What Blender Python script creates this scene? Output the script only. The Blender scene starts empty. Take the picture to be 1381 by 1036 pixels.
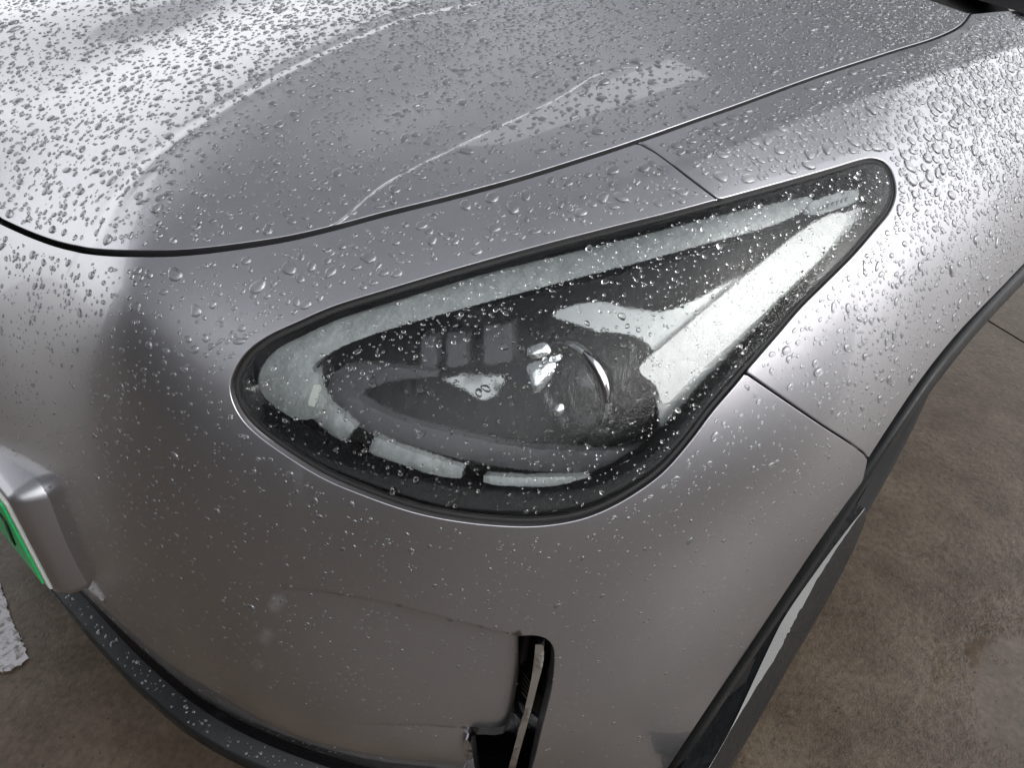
import bpy, bmesh, math, random
import numpy as np
from mathutils import Vector, Matrix
from mathutils.geometry import delaunay_2d_cdt
random.seed(7); RNG = np.random.default_rng(7)
SC = bpy.context.scene
COL = SC.collection

# ------------------------------------------------------------------ camera, sky, sun, exposure
CAM = np.array([1.096, -.149, 1.19])
HEAD, PITCH, ROLL, FPX, PW, PH = math.radians(41.3), math.radians(37.8), math.radians(-1.8), 1079.5, 1381., 1036.
fw = np.array([-math.sin(HEAD)*math.cos(PITCH), math.cos(HEAD)*math.cos(PITCH), -math.sin(PITCH)])
rt = np.array([math.cos(HEAD), math.sin(HEAD), 0.]); dn = np.cross(fw, rt)
r2 = rt*math.cos(ROLL)+dn*math.sin(ROLL); d2 = np.cross(fw, r2)
RC = np.array([r2, d2, fw])
cd = bpy.data.cameras.new('camera'); cam = bpy.data.objects.new('camera', cd); COL.objects.link(cam)
cd.sensor_fit = 'HORIZONTAL'; cd.sensor_width = 36; cd.lens = 36*FPX/PW; cd.clip_start = .02; cd.clip_end = 500
cam.matrix_world = Matrix([[r2[i], -d2[i], -fw[i], CAM[i]] for i in range(3)]+[[0, 0, 0, 1]])
SC.camera = cam
SUN_AZ, SUN_EL = math.radians(78), math.radians(33)      # azimuth from +Y towards +X
w = bpy.data.worlds.new("World"); SC.world = w; w.use_nodes = True
nt = w.node_tree; bg = nt.nodes['Background']
sky = nt.nodes.new('ShaderNodeTexSky'); sky.sky_type = 'NISHITA'; sky.sun_disc = False
sky.sun_elevation = SUN_EL; sky.sun_rotation = SUN_AZ; sky.dust_density = 6; sky.air_density = 1.6; sky.ozone_density = 1
hs = nt.nodes.new('ShaderNodeHueSaturation'); hs.inputs['Saturation'].default_value = .15
nt.links.new(sky.outputs[0], hs.inputs['Color'])
cl = nt.nodes.new('ShaderNodeMix'); cl.data_type = 'RGBA'; cl.inputs[0].default_value = .45; cl.inputs[7].default_value = (11, 11.2, 11.5, 1)   # even cloud cover
nt.links.new(hs.outputs[0], cl.inputs[6]); nt.links.new(cl.outputs[2], bg.inputs[0])
bg.inputs[1].default_value = .105
sd = bpy.data.lights.new('sun', 'SUN'); sd.energy = .3; sd.angle = math.radians(14); sd.color = (1, .985, .965)
sun = bpy.data.objects.new('sun', sd); COL.objects.link(sun)
sv = Vector((math.sin(SUN_AZ)*math.cos(SUN_EL), math.cos(SUN_AZ)*math.cos(SUN_EL), math.sin(SUN_EL)))
sun.rotation_euler = sv.to_track_quat('Z', 'Y').to_euler()
SC.view_settings.view_transform = 'Standard'; SC.view_settings.look = 'None'
SC.view_settings.exposure = 1.1; SC.view_settings.gamma = 1
SC.cycles.use_denoising = True
SC.cycles.max_bounces = 14; SC.cycles.transmission_bounces = 10; SC.cycles.glossy_bounces = 6
SC.cycles.transparent_max_bounces = 12

# ------------------------------------------------------------------ materials
def mat(name, col=(.5, .5, .5), rough=.5, metal=0., coat=0., coat_rough=.03, trans=0., ior=1.45, spec=.5):
    m = bpy.data.materials.new(name); m.use_nodes = True
    b = m.node_tree.nodes['Principled BSDF']
    b.inputs['Base Color'].default_value = (*col, 1); b.inputs['Roughness'].default_value = rough
    b.inputs['Metallic'].default_value = metal; b.inputs['Coat Weight'].default_value = coat
    b.inputs['Coat Roughness'].default_value = coat_rough; b.inputs['Coat IOR'].default_value = 1.5 if coat < 1 else 1.52; b.inputs['Transmission Weight'].default_value = trans
    b.inputs['IOR'].default_value = ior; b.inputs['Specular IOR Level'].default_value = spec
    return m
def N(m, t, **kw):
    n = m.node_tree.nodes.new(t)
    for k, v in kw.items():
        if k in n.inputs: n.inputs[k].default_value = v
        else: setattr(n, k, v)
    return n
def L(m, a, b): m.node_tree.links.new(a, b)
def coords(m, scale=(1, 1, 1), rot=(0, 0, 0)):
    g = N(m, 'ShaderNodeNewGeometry'); mp = N(m, 'ShaderNodeMapping')
    mp.inputs['Scale'].default_value = scale; mp.inputs['Rotation'].default_value = rot
    L(m, g.outputs['Position'], mp.inputs[0]); return mp.outputs[0]
def noise(m, vec, scale, detail=4, rough=.55):
    n = N(m, 'ShaderNodeTexNoise'); n.inputs['Scale'].default_value = scale
    n.inputs['Detail'].default_value = detail; n.inputs['Roughness'].default_value = rough
    L(m, vec, n.inputs['Vector']); return n.outputs['Fac']
def ramp(m, fac, stops):
    r = N(m, 'ShaderNodeValToRGB'); e = r.color_ramp.elements
    while len(e) < len(stops): e.new(.5)
    for x, (p, c) in zip(e, stops):
        x.position = p; x.color = (*c, 1) if not np.isscalar(c) else (c, c, c, 1)
    L(m, fac, r.inputs[0]); return r.outputs[0]
def bump(m, h, strength, dist, prev=None):
    b = N(m, 'ShaderNodeBump'); b.inputs['Strength'].default_value = strength; b.inputs['Distance'].default_value = dist
    L(m, h, b.inputs['Height'])
    if prev: L(m, prev, b.inputs['Normal'])
    return b.outputs[0]
def bsdf(m): return m.node_tree.nodes['Principled BSDF']

def paint_mat():
    m = mat('grey_metallic_paint', (.36, .352, .358), .29, .92, 1., .02)
    v = coords(m); b = bsdf(m)
    fl = noise(m, v, 2600, 1, .6)
    c = ramp(m, fl, [(.3, (.395, .392, .418)), (.7, (.565, .56, .592))])
    L(m, c, b.inputs['Base Color'])
    sm = noise(m, coords(m, (1, 3, 1), (.5, .2, .4)), 4, 5, .6)
    L(m, ramp(m, sm, [(.35, .015), (.75, .06)]), b.inputs['Coat Roughness'])
    L(m, bump(m, fl, .25, .0004), b.inputs['Normal'])
    return m
PAINT = paint_mat()
def black_plastic():
    m = mat('dark_grey_plastic', (.016, .017, .018), .42); v = coords(m); b = bsdf(m)
    L(m, bump(m, noise(m, v, 900, 2), .35, .0006), b.inputs['Normal'])
    L(m, ramp(m, noise(m, v, 20, 4), [(.35, .22), (.7, .5)]), b.inputs['Roughness'])
    return m
PLASTIC = black_plastic(); bsdf(PLASTIC).inputs['Specular IOR Level'].default_value = .3
BLACK = mat('gloss_black', (.005, .005, .006), .12, spec=.3)
LINER = mat('black_void', (.006, .006, .006), .8)
RUBBER = mat('tyre_rubber', (.02, .02, .021), .65)
CHROME = mat('chrome', (.75, .76, .77), .13, 1.)
ALLOY = mat('alloy_metal', (.45, .45, .46), .3, 1.)
HOUSING = mat('housing_black', (.006, .0065, .007), .35, spec=.12)
GREYTRIM = mat('textured_grey_trim', (.085, .088, .094), .5, spec=.2)
def _gt():
    v = coords(GREYTRIM); L(GREYTRIM, bump(GREYTRIM, noise(GREYTRIM, v, 500, 2), .4, .0006), bsdf(GREYTRIM).inputs['Normal'])
_gt()
GUIDE = mat('milky_light_guide', (.40, .43, .43), .25, 0, .5)
_v = coords(GUIDE, (1, 1, .4)); L(GUIDE, ramp(GUIDE, noise(GUIDE, _v, 70, 5, .7), [(.3, (.22, .235, .235)), (.65, (.38, .40, .40))]), bsdf(GUIDE).inputs['Base Color'])
_wv = N(GUIDE, 'ShaderNodeTexWave'); _wv.inputs['Scale'].default_value = 60; _wv.inputs['Distortion'].default_value = 1.5; L(GUIDE, coords(GUIDE), _wv.inputs['Vector'])
L(GUIDE, bump(GUIDE, _wv.outputs['Fac'], .12, .001, bump(GUIDE, noise(GUIDE, _v, 260, 3), .5, .001)), bsdf(GUIDE).inputs['Normal'])
SILVER = mat('satin_silver_bezel', (.42, .43, .43), .4, .7)
GLAREWHITE = mat('white_glare', (.93, .93, .92), .45)  # white stands for the blown-out glare of mirrored sky
WATER = mat('rain_water', (1, 1, 1), .0, trans=1, ior=1.33)
BEAD = mat('rain_bead', (.50, .51, .53), .38, .9)
def _bead():
    n = BEAD.node_tree; g = n.nodes.new('ShaderNodeBsdfGlass'); g.inputs['Roughness'].default_value = 0; g.inputs['IOR'].default_value = 1.33
    x = n.nodes.new('ShaderNodeMixShader'); x.inputs[0].default_value = .62
    n.links.new(bsdf(BEAD).outputs[0], x.inputs[1]); n.links.new(g.outputs[0], x.inputs[2]); n.links.new(x.outputs[0], n.nodes['Material Output'].inputs[0])
_bead()
def lens_mat():
    m = mat('wet_clear_lens', (.93, .95, .95), 0.0, trans=1, ior=1.30); b = bsdf(m)
    v1 = coords(m, (1, 1, .35)); v2 = coords(m, (1, 1, .6))
    h = noise(m, v1, 120, 4, .65); h2 = noise(m, v2, 420, 3, .6)
    n1 = bump(m, h, .4, .0024); n2 = bump(m, h2, .3, .0006, n1)
    L(m, n2, b.inputs['Normal']); return m
LENS = lens_mat()
PLATEGREEN = mat('green_plate', (.02, .5, .14), .35)
WHITE = mat('white_plastic', (.7, .72, .68), .35)
INK = mat('black_ink', (.01, .012, .012), .5)

# ------------------------------------------------------------------ object helpers
def tag(o, label=None, cat=None, group=None, kind=None):
    for k, v in (('label', label), ('category', cat), ('group', group), ('kind', kind)):
        if v: o[k] = v
    return o
def empty(name, loc=(0, 0, 0), parent=None):
    o = bpy.data.objects.new(name, None); COL.objects.link(o); o.location = loc; o.empty_display_size = .1
    if parent: o.parent = parent
    return o
def mesh_obj(name, V, F, m, parent=None, normals=None, smooth=True, flat_from=None):
    me = bpy.data.meshes.new(name); me.from_pydata([tuple(map(float, v)) for v in V], [], [tuple(map(int, f)) for f in F])
    me.validate(); me.update()
    if smooth: me.shade_smooth()
    if normals is not None and len(normals) == len(me.vertices):
        me.normals_split_custom_set_from_vertices([tuple(map(float, n)) for n in normals])
    me.materials.append(m)
    o = bpy.data.objects.new(name, me); COL.objects.link(o)
    if parent is not None:
        o.parent = parent; o.matrix_parent_inverse = Matrix.Translation(-Vector(parent_loc(parent)))
    return o
def parent_loc(p):
    l = Vector(p.location)
    q = p
    while q.parent: q = q.parent; l = l + Vector(q.location)
    return l if p.type == 'EMPTY' else Vector((0, 0, 0)) if not p.parent else Vector((0, 0, 0))

# ------------------------------------------------------------------ the body surface: r(azimuth, elevation) about a point inside the car
CC = np.array([0, 1.6, 0.2])
ANCH = [(0,.03,.14),(0,-.025,.24),(0,-.042,.36),(0,-.045,.5),(0,-.035,.62),(0,.0,.71),(0,.035,.77),(0,.09,.812),(0,.2,.850),(0,.4,.889),(0,.65,.93),(0,.95,.975),(0,1.2,1.0),(0,1.4,1.01),
(.24,-.024,.35),(.24,-.022,.5),(.24,.002,.64),(.24,.03,.71),(.22,.062,.768),(.22,.11,.815),(.25,-.005,.22),
(.42,.10,.82),(.42,.042,.71),(.42,.0,.55),(.42,-.002,.38),(.42,.015,.22),(.4,.4,.885),(.4,.8,.945),(.4,1.2,.985),
(.55,.11,.735),(.57,.06,.60),(.60,.045,.45),(.60,.05,.3),(.58,.08,.2),(.56,.30,.848),
(.66,.50,.885),(.68,.30,.80),(.70,.18,.70),(.70,.13,.58),(.72,.12,.45),(.73,.13,.3),(.71,.16,.2),
(.66,.8,.925),(.68,1.0,.94),(.74,1.2,.94),
(.77,.50,.86),(.79,.36,.765),(.81,.27,.66),(.82,.23,.5),(.83,.235,.32),(.815,.25,.2),(.79,.285,.02),
(.885,.66,.835),(.875,.50,.765),(.90,.42,.66),(.91,.38,.5),(.915,.39,.32),(.915,.395,.2),(.905,.42,.02),
(.965,.60,.62),(.97,.58,.48),(.97,.6,.34),(.945,.7,.74),(.965,.61,.2),(.955,.63,.02),
(.82,.85,.90),(.905,.95,.84),(.965,.97,.74),(1.0,.97,.62),(1.005,.97,.45),(1.0,.97,.3),
(.80,1.2,.925),(.88,1.3,.88),(.965,1.3,.78),(1.005,1.3,.65),(1.01,1.3,.45),(1.005,1.3,.3),
(1.0,1.7,.66),(1.01,1.7,.45),(1.0,1.7,.3)]
def chart(X):
    X = np.asarray(X, float); D = X-CC
    return np.stack([np.arctan2(D[..., 0], -D[..., 1]), np.arctan2(D[..., 2], np.hypot(D[..., 0], D[..., 1]))], -1), np.linalg.norm(D, axis=-1)
def dirs(q):
    a, e = q[..., 0], q[..., 1]
    return np.stack([np.sin(a)*np.cos(e), -np.cos(a)*np.cos(e), np.sin(e)], -1)
_A = np.array(ANCH+[(-x, y, z+(.014 if x == .56 and z > .8 else .004 if x == .4 and z > .8 else 0)) for x, y, z in ANCH if x > 0]); _Q, _R = chart(_A)
def phi(d): return .5*d*np.log(d+1e-12)
_n = len(_Q); _K = phi(((_Q[:, None]-_Q[None])**2).sum(-1))+2.5e-4*np.eye(_n); _P = np.c_[np.ones(_n), _Q]
_W = np.linalg.solve(np.block([[_K, _P], [_P.T, np.zeros((3, 3))]]), np.r_[_R, 0, 0, 0])
FEATURES = []      # displacement functions of chart coordinates, in metres
def rad0(q):
    q = np.asarray(q, float); s = q.shape[:-1]; q = q.reshape(-1, 2); out = np.empty(len(q))
    for i in range(0, len(q), 20000):
        qq = q[i:i+20000]; d = ((qq[:, None]-_Q[None])**2).sum(-1)
        out[i:i+20000] = phi(d)@_W[:-3]+_W[-3]+qq@_W[-2:]
    return out.reshape(s)
def rad(q, plain=False):
    r = rad0(q)
    if not plain:
        for f in FEATURES: r = r+f(np.asarray(q, float))
    return r
def pos(q, off=0., plain=False):
    q = np.asarray(q, float); return CC+(rad(q, plain)-off)[..., None]*dirs(q)
def nrm(q, h=8e-4, plain=False):
    q = np.asarray(q, float); ea = np.array([h, 0]); ee = np.array([0, h])
    n = np.cross(pos(q+ea, 0, plain)-pos(q-ea, 0, plain), pos(q+ee, 0, plain)-pos(q-ee, 0, plain))
    return n/np.linalg.norm(n, axis=-1, keepdims=True)
def pray(p):
    p = np.asarray(p, float)
    d = np.stack([(p[..., 0]-690.5)/FPX, (p[..., 1]-518)/FPX, np.ones(p.shape[:-1])], -1)@RC
    return d/np.linalg.norm(d, axis=-1, keepdims=True)
def proj(X):
    q = (np.asarray(X)-CAM)@RC.T; return np.stack([690.5+FPX*q[..., 0]/q[..., 2], 518+FPX*q[..., 1]/q[..., 2]], -1)
def trace(p, off=0.):
    """photograph outline -> chart coordinates of the point it shows on the body (or on a skin 'off' below it)"""
    d = pray(p); t = np.full(d.shape[:-1], .25); ok = np.zeros(t.shape, bool)
    for i in range(110):
        q, r = chart(CAM+t[..., None]*d); ok |= r < rad0(q)-off; t = np.where(ok, t, t+.02)
    lo, hi = t-.02, t.copy()
    for i in range(16):
        m = (lo+hi)/2; q, r = chart(CAM+m[..., None]*d); ins = r < rad0(q)-off
        hi = np.where(ins, m, hi); lo = np.where(ins, lo, m)
    return chart(CAM+hi[..., None]*d)[0]
GZ = -.07
def at_z(p, z):
    d = pray(p); t = (z-CAM[2])/d[..., 2]; return CAM+t[..., None]*d
def crom(P, closed=False, k=8):
    P = np.asarray(P, float); n = len(P); out = []
    for i in range(n if closed else n-1):
        a, b, c, d = (P[(i+j) % n] if closed else P[min(max(i+j, 0), n-1)] for j in (-1, 0, 1, 2))
        for t in np.linspace(0, 1, k, endpoint=False):
            out.append(.5*((2*b)+(c-a)*t+(2*a-5*b+4*c-d)*t*t+(-a+3*b-3*c+d)*t**3))
    if not closed: out.append(P[-1])
    return np.array(out)
def resample(P, step, closed=False):
    P = np.asarray(P, float)
    if closed: P = np.vstack([P, P[:1]])
    s = np.r_[0, np.cumsum(np.linalg.norm(np.diff(P, axis=0), axis=1))]
    n = max(2, int(round(s[-1]/step))); t = np.linspace(0, s[-1], n+1)
    o = np.stack([np.interp(t, s, P[:, k]) for k in range(P.shape[1])], -1)
    return o[:-1] if closed else o
def inside(q, poly):
    q = np.asarray(q); x, y = q[..., 0], q[..., 1]; c = np.zeros(q.shape[:-1], bool); a = poly; b = np.roll(poly, -1, 0)
    for (x0, y0), (x1, y1) in zip(a, b):
        if y0 == y1: continue
        c ^= ((y0 > y) != (y1 > y)) & (x < (x1-x0)*(y-y0)/(y1-y0)+x0)
    return c
def pdist(q, line, closed=False):
    """distance and side to a polyline (chart units), parameter 0..1 along"""
    q = np.asarray(q, float); s = q.shape[:-1]; q = q.reshape(-1, 2); a = line; b = np.roll(line, -1, 0)
    if not closed: a, b = line[:-1], line[1:]
    best = np.full(len(q), 9.); sg = np.zeros(len(q)); tt = np.zeros(len(q)); n = len(a)
    for i in range(n):
        ab = b[i]-a[i]; ap = q-a[i]; t = np.clip(ap@ab/(ab@ab+1e-15), 0, 1); e = ap-t[:, None]*ab
        d = np.hypot(e[:, 0], e[:, 1]); k = d < best
        best[k] = d[k]; sg[k] = np.sign(ab[0]*ap[k, 1]-ab[1]*ap[k, 0]); tt[k] = (i+t[k])/n
    return best.reshape(s), sg.reshape(s), tt.reshape(s)
def area2(P): return .5*np.sum(P[:, 0]*np.roll(P[:, 1], -1)-np.roll(P[:, 0], -1)*P[:, 1])
def shrink(P, g):
    P = P if area2(P) > 0 else P[::-1]
    t = np.roll(P, -1, 0)-np.roll(P, 1, 0); t /= np.linalg.norm(t, axis=1, keepdims=True)+1e-12
    return P+g*np.stack([-t[:, 1], t[:, 0]], -1)
def panel(name, outer, m, parent, holes=(), gap=.0022, grid=.0075, roll=.0016, wall=.014, off=0., plain=False, extra=None, step=.004):
    """a curved sheet of the body: polygon in chart coordinates, edges rolled over and turned inwards"""
    outer = shrink(resample(outer, step, True), gap)
    hs_ = [shrink(resample(h, step, True), -gap) for h in holes]
    hs_ = [h[::-1] for h in hs_]
    lo, hi = outer.min(0), outer.max(0)
    gx, gy = np.meshgrid(np.arange(lo[0], hi[0], grid), np.arange(lo[1], hi[1], grid)); gy = gy+.0; gx[::2] += grid/2
    G = np.stack([gx.ravel(), gy.ravel()], -1); G = G[inside(G, outer)]
    if extra is not None:
        ex = extra[inside(extra, outer)]; G = np.vstack([G, ex])
    keep = np.ones(len(G), bool)
    for lp in [outer]+hs_:
        cell = {}
        for p in lp: cell.setdefault((int(p[0]/.004), int(p[1]/.004)), 1)
        keep &= np.array([not any((int(p[0]/.004)+i, int(p[1]/.004)+j) in cell for i in (-1, 0, 1) for j in (-1, 0, 1)) for p in G]) if grid > .004 else True
    G = G[keep]
    for h in hs_: G = G[~inside(G, h)]
    loops = []; pts = []
    for lp in [outer]+hs_:
        loops.append(list(range(len(pts), len(pts)+len(lp)))); pts += [tuple(p) for p in lp]
    nb = len(pts); pts += [tuple(p) for p in G]
    edges = [(l[i], l[(i+1) % len(l)]) for l in loops for i in range(len(l))]
    V2, _, F, vo, _, _ = delaunay_2d_cdt([Vector(p) for p in pts], edges, [], 0, 1e-7)
    V2 = np.array([tuple(v) for v in V2]); F = np.array(F)
    cen = V2[F].mean(1); k = inside(cen, outer)
    for h in hs_: k &= ~inside(cen, h)
    F = F[k]
    inv = {}
    for i, o in enumerate(vo):
        for j in o: inv[j] = i
    P3 = pos(V2, off, plain); NN = nrm(V2, plain=plain)
    f0 = P3[F]; fn = np.cross(f0[:, 1]-f0[:, 0], f0[:, 2]-f0[:, 0]); flip = (fn*NN[F[:, 0]]).sum(1) < 0
    F[flip] = F[flip][:, ::-1]
    V = list(P3); NR = list(NN); FF = [tuple(f) for f in F]
    for li, l in enumerate(loops):
        idx = [inv[i] for i in l if i in inv]; Pn = P3[idx]; Nn = NN[idx]
        tg = np.roll(Pn, -1, 0)-np.roll(Pn, 1, 0); tg /= np.linalg.norm(tg, axis=1, keepdims=True)+1e-12
        out = np.cross(tg, Nn)                      # loops run counter-clockwise seen from outside -> out points off the sheet
        c2 = V2[idx]; t2 = np.roll(c2, -1, 0)-np.roll(c2, 1, 0)
        o2 = pos(c2+.002*np.stack([t2[:, 1], -t2[:, 0]], -1)/(np.linalg.norm(t2, axis=1, keepdims=True)+1e-9), off, plain)-Pn
        s = np.sign((o2*out).sum(1)); out *= s[:, None]
        base = len(V); K = len(idx)
        rings = [(Pn+out*roll*.7-Nn*roll*.3, (Nn+out)*.7071), (Pn+out*roll-Nn*roll, out), (Pn+out*roll-Nn*(roll+wall), out)]
        for Rg, Rn in rings: V += list(Rg); NR += list(Rn)
        prev = idx
        for r in range(3):
            cur = [base+r*K+i for i in range(K)]
            for i in range(K):
                j = (i+1) % K; f = (prev[i], cur[i], cur[j], prev[j])
                FF.append(f)
            prev = cur
    VV = np.array(V)
    # orient wall faces with their normals
    NRa = np.array(NR); F2 = []
    for f in FF:
        if len(f) == 4:
            n = np.cross(VV[f[1]]-VV[f[0]], VV[f[2]]-VV[f[0]])
            if n@NRa[list(f)].sum(0) < 0: f = f[::-1]
        F2.append(f)
    return mesh_obj(name, VV, F2, m, parent, NRa)
def plate(name, poly, off, thick, m, parent, crown=0., grid=.006, tilt=None, step=.003):
    """a solid shaped plate lying 'off' below the lens skin (chart polygon)"""
    poly = resample(poly, step, True)
    if area2(poly) < 0: poly = poly[::-1]
    lo, hi = poly.min(0), poly.max(0)
    gx, gy = np.meshgrid(np.arange(lo[0], hi[0], grid), np.arange(lo[1], hi[1], grid)); G = np.stack([gx.ravel(), gy.ravel()], -1)
    if len(G): G = G[inside(G, poly)]
    if len(G): G = G[pdist(G, poly, True)[0] > .0012]
    n = len(poly); pts = [Vector(p) for p in poly]+[Vector(p) for p in G]
    V2, _, F, vo, _, _ = delaunay_2d_cdt(pts, [(i, (i+1) % n) for i in range(n)], [], 0, 1e-7)
    V2 = np.array([tuple(v) for v in V2]); F = np.array(F); F = F[inside(V2[F].mean(1), poly)]
    inv = {}
    for i, o in enumerate(vo):
        for j in o: inv[j] = i
    o_ = np.full(len(V2), off)
    if tilt is not None: o_ = o_+tilt(V2)
    if crown: 
        d = pdist(V2, poly, True)[0]; o_ = o_-crown*np.sqrt(np.clip(d/(d.max()+1e-9), 0, 1))
    top = pos(V2, o_, True); bot = pos(V2, o_+thick, True)
    f0 = top[F]; fn = np.cross(f0[:, 1]-f0[:, 0], f0[:, 2]-f0[:, 0]); flip = (fn*dirs(V2[F[:, 0]])).sum(1) < 0
    F[flip] = F[flip][:, ::-1]
    K = len(V2); FF = [tuple(f) for f in F]+[tuple(f[::-1]+K) for f in F]
    b = [inv[i] for i in range(n) if i in inv]
    # side walls get their own vertices so the rim stays crisp
    V = list(top)+list(bot); base = len(V)
    for i in b: V.append(top[i])
    for i in b: V.append(bot[i])
    m_ = len(b)
    for i in range(m_):
        j = (i+1) % m_; FF.append((base+i, base+m_+i, base+m_+j, base+j))
    return mesh_obj(name, V, FF, m, parent)
def T(pts, off=0., k=8, closed=False): return trace(crom(pts, closed, k), off)
def ribbon(pts, widths, off, k=6):
    """centre line in photograph pixels with full widths in pixels -> chart polygon"""
    c = crom(np.c_[np.array(pts, float), np.array(widths, float)], False, k)
    t = np.gradient(c[:, :2], axis=0); t /= np.linalg.norm(t, axis=1, keepdims=True); n = np.stack([-t[:, 1], t[:, 0]], -1)
    P = np.vstack([c[:, :2]+n*c[:, 2:]/2, (c[:, :2]-n*c[:, 2:]/2)[::-1]])
    return trace(P, off)
def tube(name, P, r, m, parent=None, seg=8, flat=1.0, up=None, taper=None):
    P = np.asarray(P, float); n = len(P); t = np.gradient(P, axis=0); t /= np.linalg.norm(t, axis=1, keepdims=True)
    V = []; F = []
    for i in range(n):
        u = np.array(up[i] if up is not None else (0, 0, 1.)); s = np.cross(t[i], u); s /= np.linalg.norm(s); u = np.cross(s, t[i])
        rr = r*(taper[i] if taper is not None else 1)
        for k in range(seg):
            a = 2*math.pi*k/seg; V.append(P[i]+rr*math.cos(a)*s+rr*flat*math.sin(a)*u)
    for i in range(n-1):
        for k in range(seg):
            F.append((i*seg+k, i*seg+(k+1) % seg, (i+1)*seg+(k+1) % seg, (i+1)*seg+k))
    F.append(tuple(range(seg))[::-1]); F.append(tuple((n-1)*seg+k for k in range(seg)))
    return mesh_obj(name, V, F, m, parent)
def lathe(name, prof, c, axis, m, parent, seg=48):
    axis = np.array(axis, float); axis /= np.linalg.norm(axis); s = np.cross(axis, (0, 0, 1.)); s /= np.linalg.norm(s); u = np.cross(s, axis)
    V = []; F = []
    for (h, r) in prof:
        for k in range(seg):
            a = 2*math.pi*k/seg; V.append(np.array(c)+axis*h+r*(math.cos(a)*s+math.sin(a)*u))
    for i in range(len(prof)-1):
        for k in range(seg):
            F.append((i*seg+k, (i+1)*seg+k, (i+1)*seg+(k+1) % seg, i*seg+(k+1) % seg))
    return mesh_obj(name, V, F, m, parent)
def box(name, c, size, m, parent=None, rot=None, bev=.002):
    bm = bmesh.new(); bmesh.ops.create_cube(bm, size=1)
    bmesh.ops.scale(bm, vec=size, verts=bm.verts)
    if bev: bmesh.ops.bevel(bm, geom=bm.edges[:], offset=bev, segments=2, affect='EDGES', profile=.6)
    if rot is not None: bmesh.ops.transform(bm, matrix=rot.to_4x4(), verts=bm.verts)
    bmesh.ops.translate(bm, vec=Vector(c), verts=bm.verts)
    me = bpy.data.meshes.new(name); bm.to_mesh(me); bm.free(); me.materials.append(m)
    o = bpy.data.objects.new(name, me); COL.objects.link(o)
    if parent: o.parent = parent; o.matrix_parent_inverse = Matrix.Translation(-parent_loc(parent))
    return o

# ------------------------------------------------------------------ outlines read off the photograph, laid on the body
HOODSEAM = crom([(0, 300), (40, 318), (80, 332), (125, 341), (180, 344), (240, 343), (300, 337), (380, 325), (450, 309), (520, 290), (600, 270), (700, 243), (800, 212), (860, 192), (930, 167), (1000, 142), (1100, 105), (1200, 72), (1260, 53), (1295, 36), (1310, 18)])
qs = trace(HOODSEAM)
JUNC = int(np.argmin(np.linalg.norm(HOODSEAM-np.array([860, 192]), axis=1)))
c0 = chart((0, .06, .800))[0]
ctr = crom([c0*np.array([-1, 1])+np.array([-.06, 0]), c0, c0*[1, 1]+[(qs[0, 0]-c0[0])*.5, (qs[0, 1]-c0[1])*.5], qs[0]], False, 8)
front = np.linspace(0, 1, 12)[:-1, None]*(qs[0]-c0)+c0
seam_h = np.vstack([front, qs])                      # x>=0 half of the bonnet seam, centre to rear corner
rear = chart((0, 1.34, 1.0))[0]
rearL = np.linspace(0, 1, 20)[1:, None]*(rear-qs[-1])+qs[-1]
HOOD = np.vstack([seam_h, rearL, (rearL*[-1, 1])[::-1][1:], (seam_h*[-1, 1])[::-1][:-1]])
LAMP = crom([(312, 525), (318, 500), (335, 475), (362, 455), (400, 437), (450, 415), (520, 393), (620, 363), (720, 335), (820, 309), (900, 289), (970, 270), (1050, 248), (1120, 228), (1160, 216), (1180, 214), (1197, 222), (1206, 240), (1208, 262), (1200, 285), (1180, 310), (1150, 345), (1110, 385), (1080, 415), (1050, 450), (1005, 502), (990, 520), (960, 555), (930, 595), (895, 635), (860, 662), (820, 685), (780, 700), (730, 708), (680, 708), (620, 702), (560, 690), (500, 670), (440, 645), (390, 615), (345, 582), (322, 555)], True, 6)
qlamp = trace(LAMP)
iA = int(np.argmin(np.linalg.norm(LAMP-[970, 270], axis=1))); iB = int(np.argmin(np.linalg.norm(LAMP-[1005, 502], axis=1)))
seam1 = T([(860, 192), (880, 203), (893, 212), (920, 233), (970, 270)])
seam2 = T([(1005, 502), (1060, 540), (1110, 574), (1150, 600), (1178, 622)])
def on_body(y, z):
    xs = np.linspace(.6, 1.15, 551); X = np.stack([xs, xs*0+y, xs*0+z], -1); q, r = chart(X); i = np.where(r < rad0(q))[0].max(); return q[i]
AC = (.962, .335); AR = 1.
def arch_yz(t, R=1.):
    c, s = math.cos(t), math.sin(t); k = (abs(c)**3+abs(s)**3)**(-1/3)
    return AC[0]+R*(.45 if c < 0 else .75)*c*k, AC[1]-.01+R*.375*s*k
e2, s2 = seam2[-1], None
def arch_pt(t, R=1.): return on_body(*arch_yz(t, R))
# the bumper/wing seam meets the arch where it is nearest
ts = np.radians(np.arange(95, 205, 1.)); aq = np.array([arch_pt(t) for t in ts]); js = int(np.argmin(np.linalg.norm(aq-seam2[-1], axis=1)))
print('seam/arch angle', np.degrees(ts[js]), 'miss', np.linalg.norm(aq[js]-seam2[-1]))
seam2 = np.vstack([seam2[:-4], aq[js]])
def low(a, z): # chart point at azimuth a whose height is z
    e = -.3
    for _ in range(30):
        p = pos(np.array([a, e]), 0, True); e += (z-p[2])/1.5
    return np.array([a, e])
ab = chart(np.array([.93, .50, .2]))[0][0]
lowz = lambda a: .205-.17*np.clip((a-.25)/.35, 0, 1)
arch_low = T([(1168, 645), (1140, 682), (1095, 746), (1050, 814), (1000, 889), (950, 963), (904, 1033), (870, 1085)], 0, 5)
arch_low = arch_low[arch_low[:, 1] > low(arch_low[-1][0], .035)[1]]
AL_END = arch_low[-1][0]-.01
low_e = np.array([low(a, lowz(a)) for a in np.linspace(AL_END, -.5, 70)])
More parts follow.
